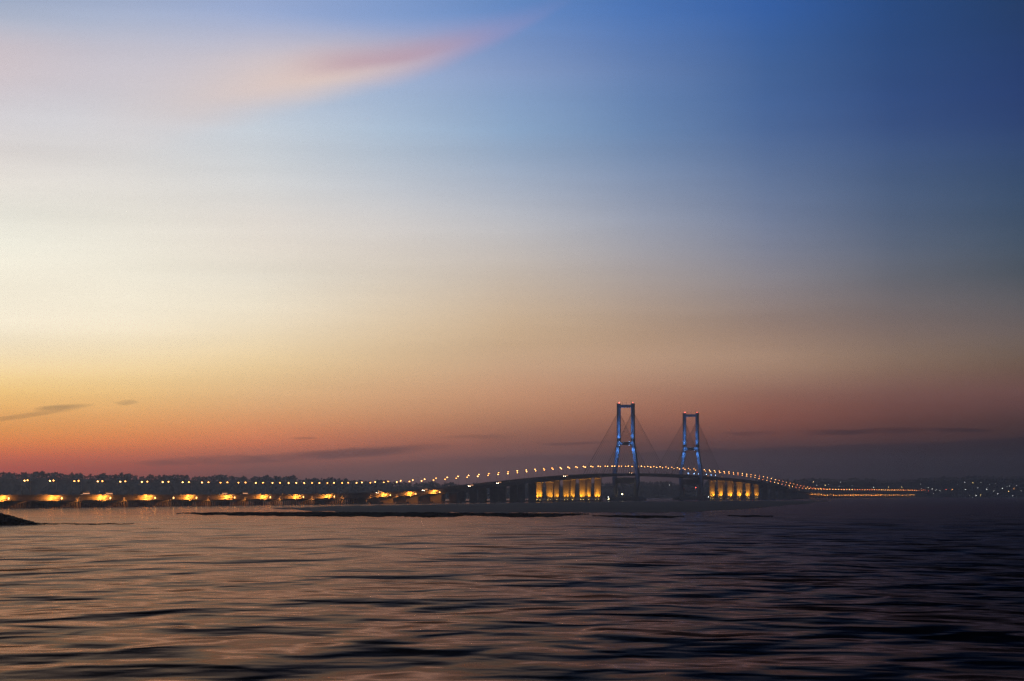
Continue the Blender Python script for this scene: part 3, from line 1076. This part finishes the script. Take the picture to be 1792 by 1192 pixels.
# ------------------------------------------------------------------ floodlights below the deck
def flood(s, lab, power, two=True, big=1.0):
    z = zt(s) - 2.6
    t = empty('floodlight', P(s + 2.2, 14.6, z), ROT)
    tag(t, lab, 'floodlight', 'floodlights under the causeway decks')
    MB().tube([(-2.2, 0.6, -2.4), (-1.5, -1.8, -0.9), (0, -4.4, -0.5)], 0.16, 6).build('bracket', M['dark'], t)
    MB().box(-0.55, 0.55, -5.25, -4.75, -0.6, 0.6).box(-1.6, 1.6, -5.4, -3.6, 0.62, 0.74).box(-1.6, 1.6, -5.2, -3.4, -0.75, -0.64).build('housing', M['dark'], t)
    MB().ball((0, -5.4, 0.0), 0.8 * big, 0.35, 0.75 * big, 8, 6).build('lens', M['flood_lens'], t, True)
    if two:
        light('lamp', 'SPOT', (-0.4, -4.6, 0.0), power * 0.22, (1.0, 0.33, 0.04), t, aim=(-0.4, 0.4, 0.0), size=0.3, angle=84, blend=0.9)
        for dx in (-1, 1):                     # two heads washing the girder to both sides
            light('lamp', 'SPOT', (0.3 * dx - 0.4, -4.6, 0.0), power * (1.0 if dx < 0 else 0.75), (1.0, 0.31, 0.035), t, aim=(6.4 * dx - 0.4, 0.4, 0.0), size=0.3, angle=76, blend=0.7)
    return t


for i, s in enumerate(FLOODS):
    if s > -840:
        break
    if abs(s - s_at(628, 17)) < 25:
        continue
    if i == 0:
        lab = 'amber floodlight cut by the left photo edge under the causeway deck'
    else:
        lab = f'{ordinal(i)} bright amber floodlight from the left under the low causeway girder'
    flood(s, lab, 42000 * (0.8 + 0.4 * random.random()))
flood(s_at(297, 17), 'lone floodlight without a lit girder, between two glowing ones on the causeway', 0, False)
RF = [1512 + 79.2 * k for k in range(24)]
for i, s in enumerate(RF):
    if s > s_at(1596, 17):
        break
    flood(s, f'{ordinal(i + 1)} amber floodlight along the far right causeway, counted from the tall piers', 14000 * (0.6 + 0.8 * random.random()), True, 1.45)

# lamps added to stand in for floodlight spill on the cap ends between floodlights
for i in range(1, 11):
    s = FLOODS[i] + 39.6
    if s > -1000:
        break
    z = zt(s) - 3.4
    t = empty('added_spill_lamp', P(s - 4.5, 17.4, z), ROT)
    tag(t, f'added lamp for floodlight spill on the pier cap between the {ordinal(i)} and {ordinal(i + 1)} left floodlights', 'floodlight', 'added lamps for spill light on the pier caps')
    MB().tube([(4.0, 2.4, -1.0), (1.5, 0.4, 0.3), (0, 0, 0.2)], 0.08, 6).build('bracket', M['dark'], t)
    MB().box(-0.3, 0.05, -0.3, 0.3, -0.05, 0.3).build('housing', M['dark'], t)
    light('lamp', 'SPOT', (0.3, 0.0, 0.0), 2600, (1.0, 0.33, 0.06), t, aim=(5.0, 2.4, -1.8), size=0.15, angle=95, blend=0.8)
# ------------------------------------------------------------------ uplights at the feet of the lit columns
def uplight(s, w, lab, power):
    t = empty('pier_uplight', P(s - 4.4, w, 1.8), ROT)
    tag(t, lab, 'floodlight', 'uplights at the feet of the tall piers')
    MB().box(-0.35, 0.35, -0.5, 0.5, 0.0, 0.35).build('housing', M['dark'], t)
    MB().box(-0.3, 0.3, -0.45, 0.45, 0.352, 0.42).build('lens', M['up_lens'], t)
    light('lamp', 'SPOT', (0, 0, 0.8), power, (1.0, 0.375, 0.02), t, aim=(2.6, 0, 10.0), size=0.25, angle=58, blend=1.0)
    return t


for grp, piers, where in (('left', LP[:4], 'left of the nearer tower'), ('right', RP[:5], 'right of the farther tower')):
    for i, s in enumerate(piers):
        for sg in (1, -1):
            rowname = 'near' if sg > 0 else 'far'
            for q, qn in ((-2.1, 'left'), (2.1, 'right')):
                uplight(s, sg * COLW + 1.2 + q * (0.7 + 0.5 * random.random()), f'{qn} amber uplight at {rowname} column of the {ordinal(i + 1)} lit pier {where}',
                        (22000 if grp == 'left' else 32000) * (0.25 + 1.35 * random.random()))

# ------------------------------------------------------------------ blue floodlights on the towers
for st, nm in ((0.0, 'nearer'), (434.0, 'farther')):
    for sg, sd in ((-1, 'left'), (1, 'right')):
        for up in (1, -1):
            z = 86.0 if up > 0 else 80.0
            w = leg_w(83) * sg
            t = empty('tower_floodlight', P(st - 2.6, w - sg * 3.4, 85.2 if up > 0 else 80.6), ROT)
            tag(t, f'blue floodlight shining {"up" if up > 0 else "down"} the {sd} leg of the {nm} tower', 'floodlight', 'blue floodlights on the tower crossbeams')
            MB().tube([(0, 0, -0.1 * up), (-1.5, 0, 0.2 * up), (-6.4, 0, 0.3 * up)], 0.12, 6).build('bracket', M['dark'], t)
            MB().box(-7.2, -6.4, -0.5, 0.5, -0.3, 0.7).build('housing', M['dark'], t)
            MB().box(-7.15, -6.45, -0.45, 0.45, 0.705 if up > 0 else -0.36, 0.76 if up > 0 else -0.305).build('lens', M['blue_lens'], t)
            zz = 1.4 if up > 0 else -1.0
            blue = (0.09, 0.30, 0.95)
            if up > 0:
                light('lamp', 'SPOT', (-6.8, 0, 1.4), 4000, blue, t, aim=(0.0, -sg * 1.6, -2.8), size=0.4, angle=70, blend=0.9)
            y1 = -sg * (3.4 if up > 0 else 5.5)
            light('lamp', 'SPOT', (-6.8, 0, zz), 15000 if up > 0 else 15000, blue, t, aim=(0.2, y1, zz + (20 if up > 0 else -16)), size=0.4, angle=95, blend=0.9)
            light('lamp', 'SPOT', (-6.8, 0, zz), 56000 if up > 0 else 26000, blue, t, aim=(0.2, y1 if up > 0 else y1 * 1.2, zz + (44 if up > 0 else -34)), size=0.4, angle=34, blend=0.9)

# cool white lamps on the deck near the farther tower
for i, px in enumerate((1203, 1213.5, 1221, 1235, 1243, 1250.6)):
    s = s_at(px, 13.5)
    t = empty('deck_lamp', P(s, 14.1, zt(s) - 0.02), ROT)
    tag(t, f'{ordinal(i + 1)} from the left of six blue-white lamps by the farther tower', 'lamp', 'blue-white lamps on the deck')
    MB().tube([(0, 0, -0.2), (0, 0, 2.6)], 0.08, 6).build('post', M['steel'], t)
    MB().box(-0.4, 0.4, -0.1, 0.2, 2.5, 3.0).build('housing', M['dark'], t)
    MB().ball((0, -0.25, 2.75), 0.5 if i % 2 else 0.35, 0.25, 0.45).build('lens', M['cool_lens'], t)

# ------------------------------------------------------------------ vehicles on the deck
def car(s, w, lab, back=True):
    z = zt(s) - 1.05
    t = empty('car', P(s, w, z), ROT + (PI if back else 0))
    tag(t, lab, 'car', 'vehicles on the bridge deck')
    prof = [(-2.2, 0.35), (2.2, 0.35), (2.25, 0.75), (1.2, 0.95), (0.6, 1.5), (-1.2, 1.5), (-1.9, 1.0), (-2.25, 0.9)]
    MB().loft([[(x, y, zz) for (x, zz) in prof] for y in (-0.85, 0.85)]).build('body', M['carpaint'], t)
    MB().box(-1.1, 0.5, -0.87, 0.87, 1.02, 1.4).build('window', M['glass'], t)
    for x in (-1.35, 1.35):
        for y in (-0.8, 0.8):
            MB().tube([(x, y - 0.1, 0.33), (x, y + 0.1, 0.33)], 0.33, 10).build('wheel', M['dark'], t)
    for y in (-0.6, 0.6):
        MB().ball((2.25, y, 0.72), 0.12, 0.22, 0.16).build('headlight', M['headlight'], t)
        MB().ball((-2.25, y, 0.82), 0.1, 0.2, 0.14).build('taillight', M['taillight'], t)


def bus(s, w, lab, back=True):  # bus models added in place of headlight trails on the deck
    z = zt(s) - 1.05
    t = empty('bus', P(s, w, z), ROT + (PI if back else 0))
    tag(t, lab, 'bus', 'vehicles on the bridge deck')
    prof = [(-1.25, 0.4), (1.25, 0.4), (1.25, 3.0), (1.0, 3.3), (-1.0, 3.3), (-1.25, 3.0)]
    MB().loft([[(x, y, zz) for (y, zz) in prof] for x in (-6, 6)]).build('body', M['carpaint'], t)
    for y in (-1.27, 1.27):
        MB().box(-5.6, 5.4, min(y, y * 0.99), max(y, y * 0.99), 1.55, 2.35).build('trail_band', M['trail_glow'], t)  # glowing strip drawn where a headlight trail runs
    for x in (-3.6, 3.9):
        for y in (-1.1, 1.1):
            MB().tube([(x, y - 0.15, 0.5), (x, y + 0.15, 0.5)], 0.5, 10).build('wheel', M['dark'], t)
    for y in (-0.95, 0.95):
        MB().ball((6.02, y, 0.85), 0.1, 0.25, 0.2).build('headlight', M['headlight'], t)
        MB().ball((-6.02, y, 1.0), 0.1, 0.2, 0.25).build('taillight', M['taillight'], t)


bus(s_at(150, 10), 10, 'first bus standing in for a headlight trail from the left on the causeway')
bus(s_at(190, 10), 10, 'second bus standing in for a headlight trail from the left on the causeway')
bus(s_at(392, 10), 10, 'bus standing in for a headlight trail above the fifth floodlight of the causeway')
bus(s_at(428, 10), 10, 'bus standing in for a headlight trail just ahead of the sixth floodlight')
bus(s_at(664, 10), 10, 'bus standing in for a headlight trail where the causeway starts to rise')
bus(s_at(744, 10), 10, 'bus standing in for a headlight trail near the last floodlight before the tall piers')
for px, lab in ((824, 'car with headlights above the first dark tall piers'), (873, 'car with headlights halfway up the left approach'), (990, 'car with headlights above the amber lit left piers'),
                (1104, 'car with headlights passing between the legs of the nearer tower'), (1237, 'car with headlights just past the farther tower'), (1262, 'car with headlights above the first lit right piers'),
                (1380, 'car with headlights low on the descending right approach'), (1396, 'car with headlights at the foot of the descending right approach')):
    bus(s_at(px, 10), 10, lab.replace('car with headlights', 'bus standing in for a headlight trail'))

# ------------------------------------------------------------------ lights on the far hillside
def hill_lamp(px, py, mat, lab, r):
    d, top = ridge(px)
    # find where the line of sight meets the hillside
    best = None
    for f in np.linspace(0.0, 1.0, 101):
        dd = d - SLOPE * (1 - f)
        zl = CAMH + (HZ - py) * dd / F
        if zl <= hill_z(px, f) + 9:
            best = (dd, f)
            break
    dd, f = best or (d, 1.0)
    dd -= 26
    zl = CAMH + (HZ - py) * dd / F
    zg = max(0.3, min(hill_z(px, max(0.0, f - 26 / SLOPE)), zl - 4))
    t = empty('lamp_post', ((px - 896) / F * dd, dd, zg))
    tag(t, lab, 'lamp post', 'lamps on the far hillside')
    MB().tube([(0, 0, -1), (0, 0, zl - zg - 0.3)], 0.12, 5).build('pole', M['dark'], t)
    MB().ball((0, 0, zl - zg), r * 0.75, r * 0.75, r * 0.75).build('lamp_globe', M[mat], t)


HL = [(1422.5, 843.5, 'y', .9), (1428, 849.5, 'w', .6), (1443, 849.5, 'y', .9), (1449, 848, 'w', .5), (1469.5, 844, 'w', .6), (1468, 851, 'w', .4), (1490, 850, 'w', .5), (1528, 853, 'w', .8),
      (1554, 852.5, 'y', .9), (1576.5, 852.5, 'y', .95), (1609.5, 847, 'w', .5), (1611.5, 855.5, 'w', .6), (1623, 853, 'w', .6), (1630, 856, 'w', .5), (1623.5, 859, 'r', .55), (1636, 857.2, 'w', .6),
      (1643.5, 859, 'w', .5), (1631.5, 864.2, 'w', .5), (1654, 857, 'r', .6), (1664.8, 856.6, 'o', 1.0), (1673.5, 848, 'w', .5), (1687, 844, 'w', .6), (1687.8, 857, 'w', .8), (1700.7, 845.2, 'y', .9),
      (1709.5, 853.2, 'w', .5), (1716, 845, 'w', .6), (1725.3, 856.2, 'w', .9), (1730.5, 847.5, 'w', .4), (1741, 845.7, 'w', .65), (1737.5, 859.8, 'w', .55), (1744.3, 864.3, 'w', .7), (1752.5, 855, 'w', .95),
      (1760, 851, 'w', .4), (1765.2, 851.2, 'w', .6), (1763, 860, 'y', .85), (1772.8, 855, 'o', .8), (1777.4, 850, 'w', .75), (1770.8, 867.2, 'w', .8), (1785, 859.3, 'w', .7), (1706.7, 867, 'w', .9),
      (1714.4, 866.4, 'y', .9), (1701, 869.6, 'w', .5), (1696, 867, 'w', .4), (1171, 849.4, 'w', .55), (1606, 866.3, 'o', 1.2), (1610, 866.3, 'y', .9)]
mats = {'y': 'yellow_lens', 'w': 'white_lens', 'r': 'red_lens', 'o': 'lamp_amber'}
cname = {'y': 'yellow', 'w': 'white', 'r': 'reddish', 'o': 'orange'}
cnt = {}
for (px, py, c, r) in sorted(HL):
    zone = 'under the main span' if px < 1300 else ('behind the right causeway' if px < 1600 else 'on the dark hill right of the bridge end')
    key = (c, zone)
    cnt[key] = cnt.get(key, 0) + 1
    hill_lamp(px, py, mats[c], f'{ordinal(cnt[key])} {cname[c]} lamp from the left {zone}', r)

# ------------------------------------------------------------------ navigation lamps and small boats
def nav(px, py, dist, mat, lab, r, base):
    x = (px - 896) / F * dist
    z = CAMH + (HZ - py) * dist / F
    t = empty('navigation_light', (x, dist, base))
    tag(t, lab, 'navigation light', 'navigation lights round the towers')
    MB().tube([(0, 0, -0.3), (0, 0, z - base)], 0.12, 6).build('post', M['steel'], t)
    MB().ball((0, -0.1, z - base), r, r, r).build('lens', M[mat], t)


nav(1217, 853.6, P(434, 0, 0).y - 2, 'red_lens', 'small red light between the feet of the farther tower', 0.55, 5.5)
nav(1088.5, 865.0, P(-12, 0, 0).y, 'cabin_light', 'yellow work light on the base of the nearer tower', 0.9, 5.5)
nav(905.5, 874.2, P(-520, 20, 0).y, 'white_lens', 'left one of two tiny white lights before the dark tall piers', 0.3, 0.0)
nav(927.5, 873.8, P(-470, 20, 0).y, 'white_lens', 'right one of two tiny white lights before the dark tall piers', 0.36, 0.0)
nav(1239, 869.5, P(560, 16, 0).y, 'white_lens', 'tiny pale light beside the first amber lit right pier', 0.45, 0.0)


def boat(px, py, length, heading, lab, lit):
    x, y = ground(px, py)
    t = empty('fishing_boat', (x, y, 0), heading)
    tag(t, lab, 'boat', 'small boats under the bridge')
    k = length / 10.0
    prof = [(-5, 1.2, 1.2), (-4.6, 1.5, 1.1), (0, 1.7, 1.0), (3, 1.3, 1.25), (5, 0.1, 1.9)]
    MB().loft([[(x_ * k, -w_ * k, z_ * k), (x_ * k, -w_ * 0.6 * k, -0.3), (x_ * k, w_ * 0.6 * k, -0.3), (x_ * k, w_ * k, z_ * k)] for (x_, w_, z_) in prof]).build('hull', M['hull'], t)
    cb_ = MB().box(-3 * k, -0.5 * k, -0.9 * k, 0.9 * k, 1.0 * k, 2.9 * k).build('cabin', M['hull'], t)
    MB().box(-2.6 * k, -0.9 * k, -0.93 * k, 0.93 * k, 1.9 * k, 2.5 * k).build('window', M['cabin_light'] if lit else M['glass'], cb_)
    MB().tube([(-1.7 * k, 0, 2.9 * k), (-1.7 * k, 0, 4.8 * k)], 0.07, 5).build('mast', M['dark'], t)
    if lit:
        MB().ball((-1.7 * k, 0, 4.9 * k), 0.4, 0.4, 0.4).build('mast_lamp', M['white_lens'], t)


boat(1066.5, 876.4, 11, 0.3, 'small boat with a white mast light left of the nearer tower base', True)
boat(1184.5, 875.2, 13, 2.9, 'pale unlit boat in mid channel between the two towers', False)

# ------------------------------------------------------------------ air
hz = MB().box(-7000, 7000, -900, 9700, -1.6, 158.0).build('haze', None)
m, N, L = new_mat('dusk_haze')
out = N.new('ShaderNodeOutputMaterial')
pv = N.new('ShaderNodeVolumePrincipled')
pv.inputs['Color'].default_value = (0.70, 0.78, 0.95, 1)
pv.inputs['Density'].default_value = 9.0e-5
pv.inputs['Anisotropy'].default_value = 0.75
L.new(pv.outputs[0], out.inputs['Volume'])
hz.data.materials.append(m)
tag(hz, 'thin dusk haze over the strait', kind='stuff')

# ------------------------------------------------------------------ render settings
sc.view_settings.view_transform = 'Standard'
sc.view_settings.look = 'None'
sc.view_settings.exposure = 0.0
sc.view_settings.gamma = 1.0
cy = sc.cycles
cy.max_bounces = 4
cy.diffuse_bounces = 1
cy.glossy_bounces = 2
cy.volume_bounces = 0
cy.sample_clamp_indirect = 6.0
cy.use_denoising = True
cy.denoiser = 'OPENIMAGEDENOISE'
cy.denoising_input_passes = 'RGB_ALBEDO_NORMAL'
cy.denoising_prefilter = 'NONE'
